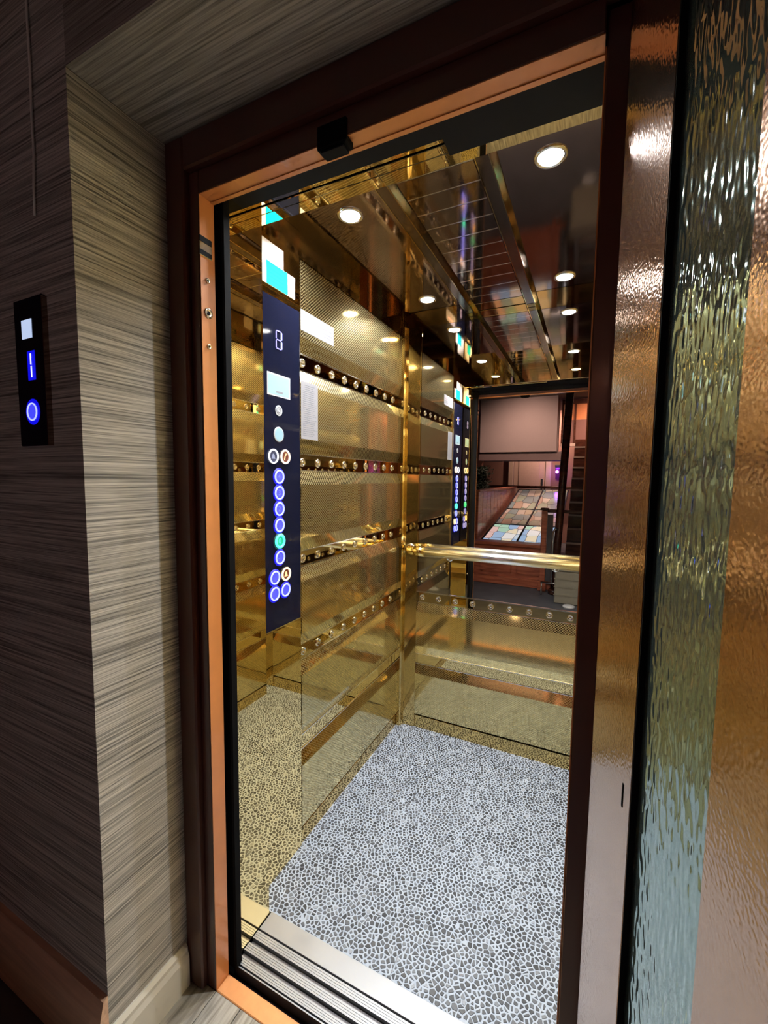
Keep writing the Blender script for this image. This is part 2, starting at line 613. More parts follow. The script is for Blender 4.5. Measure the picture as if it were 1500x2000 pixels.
# lock keeper in the left jamb: two black slots and a metal bridge
kp = box('lock_keeper', XJ - 0.001, XJ + 0.0015, 0.718, 0.754, 1.850, 1.894, CHROME, tr, b=0.001)
box('slot', XJ + 0.0005, XJ + 0.0025, 0.719, 0.752, 1.880, 1.892, RUBBER, kp)
box('slot', XJ + 0.0005, XJ + 0.0025, 0.719, 0.752, 1.852, 1.862, RUBBER, kp)
for z, r in ((1.800, 0.006), (1.727, 0.012), (1.651, 0.006)):
    sc = lathe('screw', (XJ, 0.740, z), (1, 0, 0), [(r, 0.0), (r, 0.002), (r * 0.8, 0.003), (r * 0.45, 0.0015)], BOLT, tr, 20)
    lathe('socket', (XJ, 0.740, z), (1, 0, 0), [(r * 0.4, 0.0012), (r * 0.3, 0.0024)], RUBBER, sc, 12)
# door catch hanging from the head
cb = box('catch_block', -0.497, -0.432, YF - 0.006, 0.744, 1.968, 2.012, RUBBER, tr, b=0.003)
box('catch_lip', -0.490, -0.440, YF - 0.003, 0.742, 1.9635, 1.968, DARK_GAP, cb, b=0.001)

# ------------------------------------------------------------------ swing door, standing open
A = math.radians(11.5)
HX, HY = 0.0215, 0.660
U = Vector((math.sin(A), -math.cos(A), 0))
NIN = Vector((-math.cos(A), -math.sin(A), 0))     # the face that looks at the camera
DB = empty('door_1', (HX, HY, 0), 'open brown hammered-paint lift door with a long ripple glass pane', 'door', kind='structure')


def leaf(name, s0, s1, d0, d1, z0, z1, mat, parent, b=0.0):
    """box in door coordinates: s along the leaf, d depth behind its inner face"""
    v, f = box_geo(s0, s1, d0, d1, z0, z1, b)
    P = [tuple(Vector((HX, HY, 0)) + U * p[0] - NIN * p[1] + Vector((0, 0, p[2]))) for p in v]
    return fix(mesh(name, P, f, mat, parent))


TH = 0.045
leaf('stile', 0.0, 0.167, 0, TH, 0.012, 2.0, DOOR_PAINT, DB, 0.0015)
leaf('stile', 0.316, 0.80, 0, TH, 0.012, 2.0, DOOR_PAINT, DB, 0.0015)
leaf('top_rail', 0.167, 0.316, 0, TH, 1.93, 2.0, DOOR_PAINT, DB)
leaf('bottom_rail', 0.167, 0.316, 0, TH, 0.012, 0.30, DOOR_PAINT, DB)
gp = leaf('glass_pane', 0.165, 0.318, 0.007, 0.015, 0.29, 1.94, DOOR_GLASS, DB)
leaf('glazing_bead', 0.167, 0.179, 0.015, TH, 0.30, 1.93, RUBBER, gp)
leaf('glazing_bead', 0.304, 0.316, 0.015, TH, 0.30, 1.93, RUBBER, gp)
leaf('recess_shade', 0.1665, 0.1682, 0.0005, 0.0069, 0.30, 1.93, RUBBER, DB)  # black strip painted in for the unlit side of the glass recess
for z in (0.25, 1.75):
    leaf('hinge', -0.085, 0.004, 0.022, 0.034, z, z + 0.11, CHROME, DB, 0.003)
# a small dark scuff on the stile
sc_ = leaf('scuff', 0.141, 0.144, -0.0006, 0.0002, 0.985, 1.012, RUBBER, DB)

# ------------------------------------------------------------------ landing call plate on the front wall
lp = empty('call_plate', (-1.065, YR0, 1.405), 'narrow black call plate with blue digit on dark wall', 'control panel')
box('faceplate', -1.118, -1.012, YR0 - 0.010, YR0, 1.408, 1.712, GLASS_BLACK, lp, b=0.002)
box('edge_strip', -1.012, -1.0095, YR0 - 0.010, YR0, 1.408, 1.708, BRONZE_DK, lp)
box('status_screen', -1.088, -1.050, YR0 - 0.0112, YR0 - 0.009, 1.630, 1.668, SCREEN, lp, b=0.0005)
dg = box('digit', -1.0605, -1.0575, YR0 - 0.0115, YR0 - 0.009, 1.576, 1.598, SEG_ON, lp)
box('digit_segment', -1.0595, -1.0565, YR0 - 0.0115, YR0 - 0.009, 1.550, 1.573, SEG_ON, dg)
cbn = lathe('call_button', (-1.062, YR0 - 0.0095, 1.479), (0, -1, 0), [(0.0155, 0.0), (0.0155, 0.002), (0.014, 0.003)], BLUE_CAP, lp, 24)
v, f = ring_geo((-1.062, YR0 - 0.0122, 1.479), (0, -1, 0), 0.0175, 0.0014)
fix(mesh('ring', v, f, BLUE_RING, cbn, smooth=True))

lathe('glow_halo', (-1.062, YR0 - 0.0098, 1.479), (0, -1, 0), [(0.027, 0), (0.027, 0.0006), (0.016, 0.0009)], BLUE_HALO, cbn, 32)
box('glow_halo', -1.073, -1.044, YR0 - 0.0106, YR0 - 0.009, 1.544, 1.604, BLUE_HALO, lp, b=0.0004)  # painted glow around the digit, not a part of the plate
# thin pale cord hanging down the front wall
cp = [(-1.021, YR0 - 0.004, 2.79), (-1.021, YR0 - 0.004, 2.264), (-1.0195, YR0 - 0.004, 2.14), (-1.0225, YR0 - 0.004, 2.05), (-1.0215, YR0 - 0.004, 1.98), (-1.028, YR0 - 0.004, 1.92), (-1.030, YR0 - 0.004, 1.867)]
o = tube('hanging_cord', cp, 0.0021, CORD, None, 8, loc=(-1.021, YR0 - 0.004, 2.79))
tag(o, 'thin pale cord hanging down the dark wall above the call plate', 'cord')

# ================================================================== LIFT CAR
YC0 = 0.79
FRONT_Y = 0.936
COPY_Y = 1.182           # where the plain panel ends and the linen panels start

# ---- floor with mosaic pebbles
fc = box('floor_car', XL - 0.02, XRT + 0.02, 0.943, YB + 0.02, -0.05, 0.0, GROUT)
tag(fc, 'pale floor of the lift car set with grey pebble chips', 'floor', kind='structure')

SP = 0.0143
pts = []
row = 0
yy = 0.945 - SP
while yy < YB + SP:
    xx = XL - SP + (SP / 2 if row % 2 else 0)
    while xx < XRT + SP:
        pts.append((xx + random.uniform(-.42, .42) * SP, yy + random.uniform(-.42, .42) * SP))
        xx += SP
    yy += SP * 0.866
    row += 1
grid = {}
for i, p in enumerate(pts):
    grid.setdefault((int(p[0] // 0.05), int(p[1] // 0.05)), []).append(i)
from mathutils import noise as mnoise
cells = []
XMIN, XMAX, YMIN, YMAX = XL - 0.003, XRT + 0.003, 0.946, YB + 0.003
for i, (cx, cyy) in enumerate(pts):
    if not (XMIN - .004 < cx < XMAX + .004 and YMIN - .004 < cyy < YMAX + .004):
        continue
    poly = [(cx - .03, cyy - .03), (cx + .03, cyy - .03), (cx + .03, cyy + .03), (cx - .03, cyy + .03)]
    gx, gy = int(cx // 0.05), int(cyy // 0.05)
    planes = [(1, 0, XMAX), (-1, 0, -XMIN), (0, 1, YMAX), (0, -1, -YMIN)]
    gap = random.uniform(0.0013, 0.0028)
    for a in (-1, 0, 1):
        for b_ in (-1, 0, 1):
            for j in grid.get((gx + a, gy + b_), ()):
                if j == i: continue
                dx, dy = pts[j][0] - cx, pts[j][1] - cyy
                d = math.hypot(dx, dy)
                if d > 0.045 or d < 1e-6: continue
                nx, ny = dx / d, dy / d
                planes.append((nx, ny, nx * cx + ny * cyy + d / 2 - gap))
    for nx, ny, c in planes:
        out = []
        for q in range(len(poly)):
            p0, p1 = poly[q], poly[(q + 1) % len(poly)]
            e0, e1 = nx * p0[0] + ny * p0[1] - c, nx * p1[0] + ny * p1[1] - c
            if e0 <= 0: out.append(p0)
            if (e0 < 0) != (e1 < 0) and e0 != e1:
                t = e0 / (e0 - e1)
                out.append((p0[0] + (p1[0] - p0[0]) * t, p0[1] + (p1[1] - p0[1]) * t))
        poly = out
        if len(poly) < 3: break
    if len(poly) < 3: continue
    # drop slivers
    pp = [poly[0]]
    for p in poly[1:]:
        if math.hypot(p[0] - pp[-1][0], p[1] - pp[-1][1]) > 0.0016: pp.append(p)
    if len(pp) > 3 and math.hypot(pp[0][0] - pp[-1][0], pp[0][1] - pp[-1][1]) < 0.0016: pp.pop()
    if len(pp) < 3: continue
    ax = sum(p[0] for p in pp) / len(pp)
    ay = sum(p[1] for p in pp) / len(pp)
    rr = min(math.hypot(p[0] - ax, p[1] - ay) for p in pp)
    if rr < 0.0020: continue
    v = mnoise.noise(Vector((ax * 9, ay * 9, 0))) * 0.6 + random.gauss(0, 0.5)
    m = 0 if v < -0.35 else 1 if v < 0.20 else 2 if v < 0.65 else 3 if v < 1.0 else 4
    X_, Y_, D_ = px((ax, ay, 0))
    # does the photograph show it (not behind the return, the jamb or the door)?
    seen = 470 < X_ < 1098 and Y_ < 2010
    cells.append((D_ if seen else 9 + D_, ax, ay, pp, m))
cells.sort(key=lambda c: c[0])


def pebble_geo(ax, ay, pp):
    n = len(pp)
    v = [(p[0], p[1], -0.0005) for p in pp] + [(p[0], p[1], 0.0006) for p in pp] + \
        [(ax + (p[0] - ax) * 0.90, ay + (p[1] - ay) * 0.90, 0.0011) for p in pp]
    f = []
    for s in (0, n):
        f += [[s + i, s + (i + 1) % n, s + n + (i + 1) % n, s + n + i] for i in range(n)]
    f.append([2 * n + i for i in range(n)])
    return v, f


for c in cells[:300]:
    v, f = pebble_geo(c[1], c[2], c[3])
    mesh('pebble', v, f, STONES[c[4]], fc, loc=(c[1], c[2], 0))
V, Fc, Mi = [], [], []
for c in cells[300:]:
    v, f = pebble_geo(c[1], c[2], c[3])
    n = len(V)
    V += v
    Fc += [[i + n for i in q] for q in f]
    Mi += [c[4]] * len(f)
o = mesh('pebbles_far', V, Fc, STONES, fc, fmats=Mi)
o['kind'] = 'stuff'
box('floor_seam', -0.4259, -0.4251, 0.946, YB, 0.0, 0.0014, plain('seam_grey', (0.12, 0.13, 0.15), 0.6), fc)

# ---- aluminium sill of the car
si = empty('trim_2', (-0.4, YC0, 0), 'grooved aluminium sill at the edge of the lift car floor', 'door sill', kind='structure')
XS0, XS1 = -0.826, 0.0
box('sill_plate', XS0, XS1, 0.888, 0.944, -0.03, 0.002, ALU, si, b=0.0008)
box('sill_body', XS0, XS1, YC0, 0.888, -0.035, -0.010, ALU_DK, si)
for y0, y1 in ((0.793, 0.813), (0.826, 0.848), (0.861, 0.884)):
    n = 4
    st = (y1 - y0) / n
    for i in range(n):
        a = y0 + i * st
        box('sill_rib', XS0, XS1, a + 0.0004, a + st - 0.0005, -0.016, 0.0015, ALU, si)
box('sill_nosing', XS0, XS1, YC0 - 0.003, YC0, -0.06, 0.000, ALU, si)
o = box('trim_3', -1.1, 0.3, 0.762, YC0 - 0.004, -0.4, -0.03, DARK_GAP)
tag(o, 'dark gap between the landing threshold and the car sill', 'gap', kind='structure')

# ---- front returns, safety edge and header of the car
fr = empty('wall_car_front', (-0.4, YC0, 0), 'gold mirror returns and header framing the car entrance', 'wall', kind='structure')
box('return_panel', XL - 0.02, -0.828, YC0, FRONT_Y, 0, 2.031, GOLD, fr, b=0.0015)
box('return_panel', 0.0, XRT + 0.02, YC0, FRONT_Y, 0, 2.031, GOLD, fr, b=0.0015)
box('safety_edge', -0.90, -0.807, 0.776, 0.802, 0.003, 2.06, RUBBER, fr, b=0.004)
box('safety_edge', -0.002, 0.10, 0.776, 0.802, 0.003, 2.06, RUBBER, fr, b=0.004)
for y0, y1, z in ((0.840, 0.878, 2.031), (0.8815, 0.905, 2.029), (0.9085, 0.946, 2.031)):
    box('header_strip', XL, XRT, y0, y1, z, H + 0.03, GOLD, fr, b=0.001)
box('header_fascia', XL - 0.03, XRT + 0.04, 0.770, 0.866, 2.0295, 2.30, DARK_GAP, fr)
box('header_cover', -0.296, XH + 0.01, 0.806, 0.912, 2.0275, 2.032, DARK_GAP, fr)
box('shaft_wall', -1.2, 0.4, 0.764, 0.772, 2.0, 2.6, DARK_GAP, fr)

# ---- side and back walls
STRIPS = [(1.71, 1.768), (1.37, 1.428), (1.03, 1.088), (0.69, 0.748), (0.35, 0.408)]
RC = 0.018      # strips lie this far behind the panel face
BV = 0.048      # height of the sloping edge of a panel
PTOP = 2.065


def bolt_src(c, n, parent):
    return lathe('bolt', c, n, [(0.0155, -0.001), (0.0155, 0.0025), (0.0135, 0.0045), (0.010, 0.0045), (0.008, 0.0022), (0.005, 0.0022), (0.003, 0.0045), (0.001, 0.0050)], BOLT, parent, 20, loc=c)


def side_wall(root, xf, sgn, y0, y1, bolts_y):
    """xf: panel face; sgn +1 when the wall faces +x"""
    tops = [PTOP] + [s[0] for s in STRIPS]
    bots = [s[1] for s in STRIPS] + [0.066]
    for i in range(6):
        zt, zb = tops[i], bots[i]
        bt = 0.004 if i == 0 else BV
        bb = 0.004 if i == 5 else BV
        prof = [(xf - sgn * 0.03, zb), (xf - sgn * RC, zb), (xf, zb + bb), (xf, zt - bt), (xf - sgn * RC, zt), (xf - sgn * 0.03, zt)]
        prism('panel', prof, 'y', y0, y1, LINEN_Y, root)
    src = None
    for i, (a, b_) in enumerate(STRIPS):
        x0, x1 = sorted((xf - sgn * 0.028, xf - sgn * (RC + 0.001)))
        st = box('bolt_strip', x0, x1, y0, y1, a, b_, GOLD, root)
        for z in (a + 0.0015, b_ - 0.0015):
            xa, xb = sorted((xf - sgn * (RC + 0.002), xf - sgn * (RC - 0.0022)))
            box('strip_edge', xa, xb, y0, y1, z - 0.0015, z + 0.0015, CHROME, st)
        if i < 4:
            for y in bolts_y:
                c = Vector((xf - sgn * (RC + 0.001), y, (a + b_) / 2))
                if src is None:
                    src = bolt_src(c, (sgn, 0, 0), st)
                else:
                    copy_of(src, st, c - WLOC[src])
    x0, x1 = sorted((xf - sgn * 0.03, xf - sgn * 0.004))
    box('cap_rail', x0, x1, y0, y1, PTOP + 0.004, H, GOLD, root)
    box('skirting', x0, x1, y0, y1, -0.002, 0.060, GOLD_DEEP, root, b=0.001)


wl = empty('wall_car_left', (XL, 1.5, 0), 'gold patterned steel wall with rows of bolts left in the car', 'wall', kind='structure')
side_wall(wl, XL, 1, COPY_Y + 0.003, 2.032, [1.218 + 0.0938 * k for k in range(9)])
box('plain_panel', XL - 0.03, XL, FRONT_Y, COPY_Y, 0.0, H, GOLD, wl, b=0.001)
box('corner_post', XL - 0.03, XL + 0.002, 2.034, YB, 0.0, H, GOLD_DEEP, wl, b=0.002)
wr = empty('wall_car_right', (XRT, 1.5, 0), 'gold patterned steel wall of the car seen only in reflections', 'wall', kind='structure')
side_wall(wr, XRT, -1, 0.95, 2.032, [1.0 + 0.0938 * k for k in range(11)])
box('corner_post', XRT - 0.002, XRT + 0.03, 2.034, YB, 0.0, H, GOLD_DEEP, wr, b=0.002)

wb = empty('wall_car_back', (-0.4, YB, 0), 'gold back wall of the car with a large mirror', 'wall', kind='structure')
XB0, XB1 = -0.812, XRT - 0.035
for i in (4, 5):
    zt = STRIPS[i - 1][0]
    zb = STRIPS[i][1] if i < 5 else 0.072
    bb = BV if i < 5 else 0.004
    prof = [(YB + 0.03, zb), (YB + RC, zb), (YB, zb + bb), (YB, zt - BV), (YB + RC, zt), (YB + 0.03, zt)]
    prism('panel', prof, 'x', XB0, XB1, LINEN_X, wb)
for i in (3, 4):
    a, b_ = STRIPS[i]
    st = box('bolt_strip', XB0, XB1, YB + RC + 0.001, YB + 0.028, a, b_, GOLD, wb)
    for z in (a + 0.0015, b_ - 0.0015):
        box('strip_edge', XB0, XB1, YB + RC - 0.0022, YB + RC + 0.002, z - 0.0015, z + 0.0015, CHROME, st)
    if i == 3:
        src = None
        for k in range(9):
            c = Vector((-0.772 + 0.0905 * k, YB + RC + 0.001, (a + b_) / 2))
            if src is None: src = bolt_src(c, (0, -1, 0), st)
            else: copy_of(src, st, c - WLOC[src])
box('skirting', XL, XRT, YB + 0.004, YB + 0.03, -0.002, 0.066, GOLD_DEEP, wb, b=0.001)
box('cap_rail', XL, XRT, YB + 0.004, YB + 0.03, 2.108, H, GOLD, wb)
mr_ = box('mirror', -0.792, XB1, YB + 0.002, YB + 0.012, 0.754, 2.106, SILVER, wb)
box('mirror_trim', -0.797, -0.791, YB - 0.001, YB + 0.012, 0.75, 2.106, GOLD, mr_)
box('mirror_trim', -0.797, XB1, YB - 0.002, YB + 0.012, 0.7485, 0.7545, CHROME, mr_)
# corner posts of the back wall: folded gold profile
for s, xa in ((1, XL), (-1, XRT)):
    prof = [(xa, YB + 0.02), (xa, YB - 0.030), (xa + s * 0.014, YB - 0.030), (xa + s * 0.020, YB - 0.022), (xa + s * 0.028, YB - 0.004), (xa + s * 0.060, YB - 0.002), (xa + s * 0.092, YB), (xa + s * 0.092, YB + 0.02)]
    prism('corner_profile', prof, 'z', 0.001, 2.108, GOLD_DEEP, wb)

# ---- handrail on the back wall
hr = empty('handrail', (-0.4, YB - 0.05, 0.975), 'polished tubular handrail across the mirrored back wall', 'handrail')
RY, RZ = YB - 0.055, 0.976
tube('rail_tube', [(-0.78, RY, RZ), (XB1 - 0.02, RY, RZ)], 0.0245, RAIL, hr, 20)
bend = [(-0.78 - 0.055 * math.sin(t), RY + 0.0 + 0.05 * (1 - math.cos(t)), RZ) for t in [math.pi / 2 * i / 8 for i in range(9)]]
tube('rail_elbow', bend, 0.024, mirror('gold_rail', (0.92, 0.72, 0.30), 0.08), hr, 18)
tube('rail_sleeve', [(-0.792, RY, RZ), (-0.735, RY, RZ)], 0.0258, mirror('gold_sleeve', (0.90, 0.68, 0.26), 0.1), hr, 18)
for xk in (-0.62, -0.12):
    bk = tube('bracket', [(xk, RY + 0.005, RZ - 0.018), (xk, RY + 0.02, RZ - 0.03), (xk, YB, RZ - 0.03)], 0.006, CHROME, hr, 10)
    lathe('rosette', (xk, YB + 0.002, RZ - 0.03), (0, -1, 0), [(0.018, 0), (0.018, 0.003), (0.014, 0.006)], CHROME, bk, 18)
lathe('end_rosette', (-0.835, YB - 0.004, RZ), (0, -1, 0), [(0.030, 0), (0.030, 0.004), (0.024, 0.007)], CHROME, hr, 20)

# ---- ceiling of the car
ce = empty('ceiling_car', (-0.4, 1.5, H), 'bronze mirror ceiling of the car with slats between two beams', 'ceiling', kind='structure')
YA = 0.944
box('bay_panel', XL - 0.02, -0.555, YA, YB + 0.02, H, H + 0.03, BRONZE, ce)
box('bay_panel', -0.245, XRT + 0.02, YA, YB + 0.02, H, H + 0.03, BRONZE, ce)
for x0, x1 in ((-0.566, -0.510), (-0.297, -0.241)):
    prof = [(x0, H + 0.03), (x0, H - 0.004), (x0 + 0.012, H - 0.024), (x1 - 0.012, H - 0.024), (x1, H - 0.004), (x1, H + 0.03)]
    bm_ = prism('beam', prof, 'y', YA, YB, BRONZE_DK, ce)
    box('beam_edge', x0 + 0.010, x0 + 0.012, YA, YB, H - 0.0255, H - 0.0235, GOLD, bm_)
    box('beam_edge', x1 - 0.012, x1 - 0.010, YA, YB, H - 0.0255, H - 0.0235, GOLD, bm_)
n = 14
st = (YB - YA) / n
for i in range(n):
    box('slat', -0.510, -0.297, YA + i * st + 0.0018, YA + (i + 1) * st - 0.0018, H + 0.002 - 0.006, H + 0.008, BRONZE, ce, b=0.0012)
for i in range(1, n):
    box('slat_joint', -0.510, -0.297, YA + i * st - 0.0016, YA + i * st + 0.0016, H - 0.0038, H + 0.006, CHROME, ce)
box('slat_backing', -0.512, -0.295, YA, YB, H + 0.010, H + 0.03, GOLD, ce)

for lx, ly, lab in ((-0.695, 1.178, 'round ceiling downlight above the control panel, nearest on the left side'),
                    (-0.690, 1.850, 'round ceiling downlight in the far left corner above the handrail'),
                    (-0.123, 1.180, 'round ceiling downlight nearest the open door on the right'),
                    (-0.124, 1.868, 'round ceiling downlight on the far right by the mirror')):
    dl = empty('downlight', (lx, ly, H), lab, 'ceiling light', 'downlights in the car ceiling')
    v, f = lathe_geo((lx, ly, H), (0, 0, -1), [(0.040, -0.001), (0.040, 0.003), (0.034, 0.005), (0.030, 0.002)], 28, close=False)
    fix(mesh('trim_ring', v, f, CHROME, dl, smooth=True))
    lathe('lens', (lx, ly, H), (0, 0, -1), [(0.030, 0.0005), (0.028, 0.004), (0.018, 0.0065), (0.006, 0.0075)], LENS, dl, 24)
    ld = bpy.data.lights.new('downlight_lamp', 'AREA')
    ld.shape = 'DISK'
    ld.size = 0.05
    ld.energy = CAR_LAMP_W
    ld.color = (0.96, 0.98, 1.0)
    ld.spread = math.radians(138)
    lo = bpy.data.objects.new('downlight_lamp', ld)
    COL.objects.link(lo)
    lo.parent = dl
    lo.location = (0, 0, -0.012)

# ---- control panel
CX = XL + 0.006
cop = empty('car_control_panel', (XL, 1.062, 0.86), 'tall black glass control panel with rows of blue ring buttons', 'control panel')
CY0, CY1 = 0.953, 1.171
box('faceplate', XL, CX, CY0, CY1, 0.862, 1.889, GLASS_BLACK, cop, b=0.001)
box('bottom_edge', XL, CX + 0.0006, CY0, CY1, 0.858, 0.862, BOLT, cop)
box('side_edge', XL, CX + 0.0006, CY1, CY1 + 0.003, 0.858, 1.890, BOLT, cop)
# seven segment display
dcy, dcz, sw, sh, stt = 1.066, 1.768, 0.021, 0.056, 0.0032
dsp = box('display_window', CX, CX + 0.0004, dcy - 0.022, dcy + 0.022, dcz - 0.037, dcz + 0.037, GLASS_BLACK, cop)
hs = sh / 2
for (y0, y1, z0, z1, on) in (
        (-sw / 2, sw / 2, hs - stt, hs, 0), (-sw / 2, sw / 2, -stt / 2, stt / 2, 0), (-sw / 2, sw / 2, -hs, -hs + stt, 0),
        (-sw / 2 - stt, -sw / 2, stt, hs - stt, 0), (-sw / 2 - stt, -sw / 2, -hs + stt, -stt, 0),
        (sw / 2, sw / 2 + stt * 1.4, stt, hs - stt, 1), (sw / 2, sw / 2 + stt * 1.4, -hs + stt, -stt, 1)):
    box('segment', CX + 0.0003, CX + 0.0022, dcy + y0, dcy + y1, dcz + z0, dcz + z1, SEG_ON if on else SEG_DIM, dsp)
# pale label with a dark bar of print
lb = box('rating_label', CX, CX + 0.0006, 1.012, 1.121, 1.596, 1.664, DISC_WHITE, cop)
box('label_field', CX + 0.0005, CX + 0.0009, 1.017, 1.116, 1.601, 1.659, LABEL_BLUE, lb)
box('print_bar', CX + 0.0008, CX + 0.0012, 1.052, 1.084, 1.607, 1.613, INK, lb)
# loudspeaker disc and plain disc
d1 = lathe('speaker_disc', (CX, 1.064, 1.554), (1, 0, 0), [(0.0165, 0), (0.0165, 0.0012)], DISC_WHITE, cop, 28)
for r in (0.0105, 0.0055):
    v, f = ring_geo((CX + 0.0012, 1.064, 1.554), (1, 0, 0), r, 0.0009, 24, 6)
    fix(mesh('speaker_ring', v, f, INK, d1, smooth=True))
d2 = lathe('reader_disc', (CX, 1.063, 1.480), (1, 0, 0), [(0.0235, 0), (0.0235, 0.0014), (0.022, 0.002)], DISC_WHITE, cop, 32)
lathe('reader_face', (CX + 0.002, 1.063, 1.480), (1, 0, 0), [(0.0195, 0), (0.0195, 0.0004)], LABEL_BLUE, d2, 32)


def button(name, y, z, cap, ring, R, r, icon=None):
    b_ = lathe(name, (CX, y, z), (1, 0, 0), [(R * 0.86, 0), (R * 0.86, 0.0016), (R * 0.78, 0.0022)], cap, cop, 28)
    v, f = ring_geo((CX + 0.0032, y, z), (1, 0, 0), R, r, 32, 8)
    fix(mesh('ring', v, f, ring, b_, smooth=True))
    if ring in (BLUE_RING, GREEN_RING):  # flat emissive disc imitates the glow around a lit button
        lathe('glow_halo', (CX, y, z), (1, 0, 0), [(R * 1.42, 0), (R * 1.42, 0.0006), (R * 1.0, 0.0009)], BLUE_HALO if ring is BLUE_RING else GREEN_HALO, b_, 32)
    if icon: icon(b_, y, z)
    return b_


def numeral(s, mat):
    def go(p, y, z): text('numeral', s, 0.024, mat, ON_LEFT, (CX + 0.0026, y, z), p)
    return go


def bell(mat):
    def go(p, y, z):
        prof = [(-.008, -.008), (.008, -.008), (.008, -.006), (.0055, -.002), (.005, .004), (.002, .008), (-.002, .008), (-.005, .004), (-.0055, -.002), (-.008, -.006)]
        prism('bell_icon', [(y + a, z + c) for a, c in prof], 'x', CX + 0.0022, CX + 0.0028, mat, p)
    return go


def phone(mat):
    def go(p, y, z):
        prof = [(-.006, -.010), (-.002, -.010), (-.001, -.004), (.003, .004), (.006, .006), (.006, .011), (.002, .011), (-.002, .004), (-.005, -.004)]
        prism('handset_icon', [(y + a, z + c) for a, c in prof], 'x', CX + 0.0022, CX + 0.0028, mat, p)
    return go


button('alarm_lamp', 1.035, 1.411, DIM_CAP, WHITE_RING, 0.0205, 0.0026, bell(GREY_ICON))
button('call_lamp', 1.092, 1.412, AMBER_CAP, AMBER_RING, 0.0205, 0.0030, phone(AMBER_ICON))
for s, z in (('4', 1.348), ('3', 1.297), ('2', 1.246), ('1', 1.194)):
    button('floor_button', 1.062, z, BLUE_CAP, BLUE_RING, 0.0195, 0.0026, numeral(s, BLUE_NUM))
gb = button('floor_button', 1.063, 1.143, GREEN_CAP, GREEN_RING, 0.0195, 0.0040, numeral('0', GREEN_RING))
gb['label'] = 'floor button lit green'
button('floor_button', 1.063, 1.090, BLUE_CAP, BLUE_RING, 0.0195, 0.0026, numeral('-1', BLUE_NUM))
button('door_button', 1.038, 1.029, BLUE_CAP, BLUE_RING, 0.0195, 0.0026)
button('alarm_button', 1.092, 1.031, AMBER_CAP, AMBER_YEL, 0.0195, 0.0032, bell(AMBER_ICON))['label'] = 'bell button with an amber ring'
button('door_button', 1.037, 0.977, BLUE_CAP, BLUE_RING, 0.0195, 0.0026)
button('door_button', 1.090, 0.978, BLUE_CAP, BLUE_RING, 0.0195, 0.0026)

# ---- stickers and notices on the left wall
o = empty('white_sticker', (XL, 1.04, 1.965), 'white sticker on gold wall, upper one above the black control panel', 'sticker')
box('sheet', XL, XL + 0.0008, 0.955, 1.099, 1.960, 2.046, LABEL_WHITE, o)
o2 = empty('cyan_sticker', (XL, 1.06, 1.92), 'cyan sticker with white borders just above the black control panel', 'sticker')
sh_ = box('sheet', XL + 0.0008, XL + 0.0015, 0.955, 1.154, 1.921, 1.988, LABEL_WHITE, o2)
box('cyan_field', XL + 0.0014, XL + 0.0019, 1.019, 1.118, 1.9215, 1.9875, CYAN, sh_)
for i in range(4):
    zz = 1.935 + 0.011 * i
    box('faint_line', XL + 0.0018, XL + 0.0021, 1.03, 1.10, zz, zz + 0.0012, plain('cyan_line_%d' % i, (0.0, 0.42, 0.55), 0.8, spec=0.1), sh_)
sg = empty('notice_sign', (XL, 1.286, 1.84), 'white notice with a red bar on the patterned wall near the ceiling', 'sign')
s1 = box('sheet', XL, XL + 0.0012, 1.186, 1.387, 1.838, 1.905, plain('sign_white', (0.24, 0.24, 0.27), 0.5), sg)
box('red_bar_frame', XL + 0.0011, XL + 0.0015, 1.245, 1.352, 1.8795, 1.888, RED_INK, s1)
box('red_bar_field', XL + 0.0014, XL + 0.0018, 1.247, 1.350, 1.881, 1.8865, plain('pink_print', (0.80, 0.55, 0.62), 0.6), s1)
marks = []
rnd = random.Random(3)
for zz, y0, y1 in ((1.866, 1.205, 1.26), (1.856, 1.203, 1.262), (1.866, 1.298, 1.375), (1.855, 1.300, 1.372), (1.881, 1.358, 1.368)):
    y = y0
    while y < y1:
        l = rnd.uniform(0.003, 0.008)
        marks.append(box_geo(XL + 0.0011, XL + 0.0014, y, y + l, zz - rnd.uniform(.002, .004), zz + .002))
        y += l + rnd.uniform(0.001, 0.003)
joined('print', marks, INK, s1)['kind'] = 'stuff'
ns = empty('instruction_sheet', (XL, 1.235, 1.478), 'tall grey notice sheet of small print beside the control panel', 'paper')
s2 = box('sheet', XL, XL + 0.001, 1.186, 1.284, 1.479, 1.672, PAPER, ns)
marks = []
for i in range(26):
    zz = 1.662 - 0.0068 * i
    y = 1.196 + (0.01 if i < 3 else 0)
    e = rnd.uniform(1.255, 1.277)
    while y < e:
        l = rnd.uniform(0.008, 0.022)
        marks.append(box_geo(XL + 0.0009, XL + 0.0012, y, min(y + l, e), zz - 0.0018, zz))
        y += l + 0.003
joined('print', marks, plain('notice_ink', (0.10, 0.105, 0.13), 0.6), s2)['kind'] = 'stuff'

# ================================================================== LOBBY BEHIND THE CAMERA (seen in the car's mirror)
RED_WOOD = wood('red_wood', (0.36, 0.085, 0.04), (0.60, 0.18, 0.09), (5, 5, 40), 0.35, coat=0.3)
DARK_WOOD = wood('dark_wood', (0.05, 0.018, 0.012), (0.11, 0.035, 0.02), (8, 8, 30), 0.25, coat=0.5)


def mz(v): return 2 * YB - v      # unfold: distance seen in the mirror -> real y


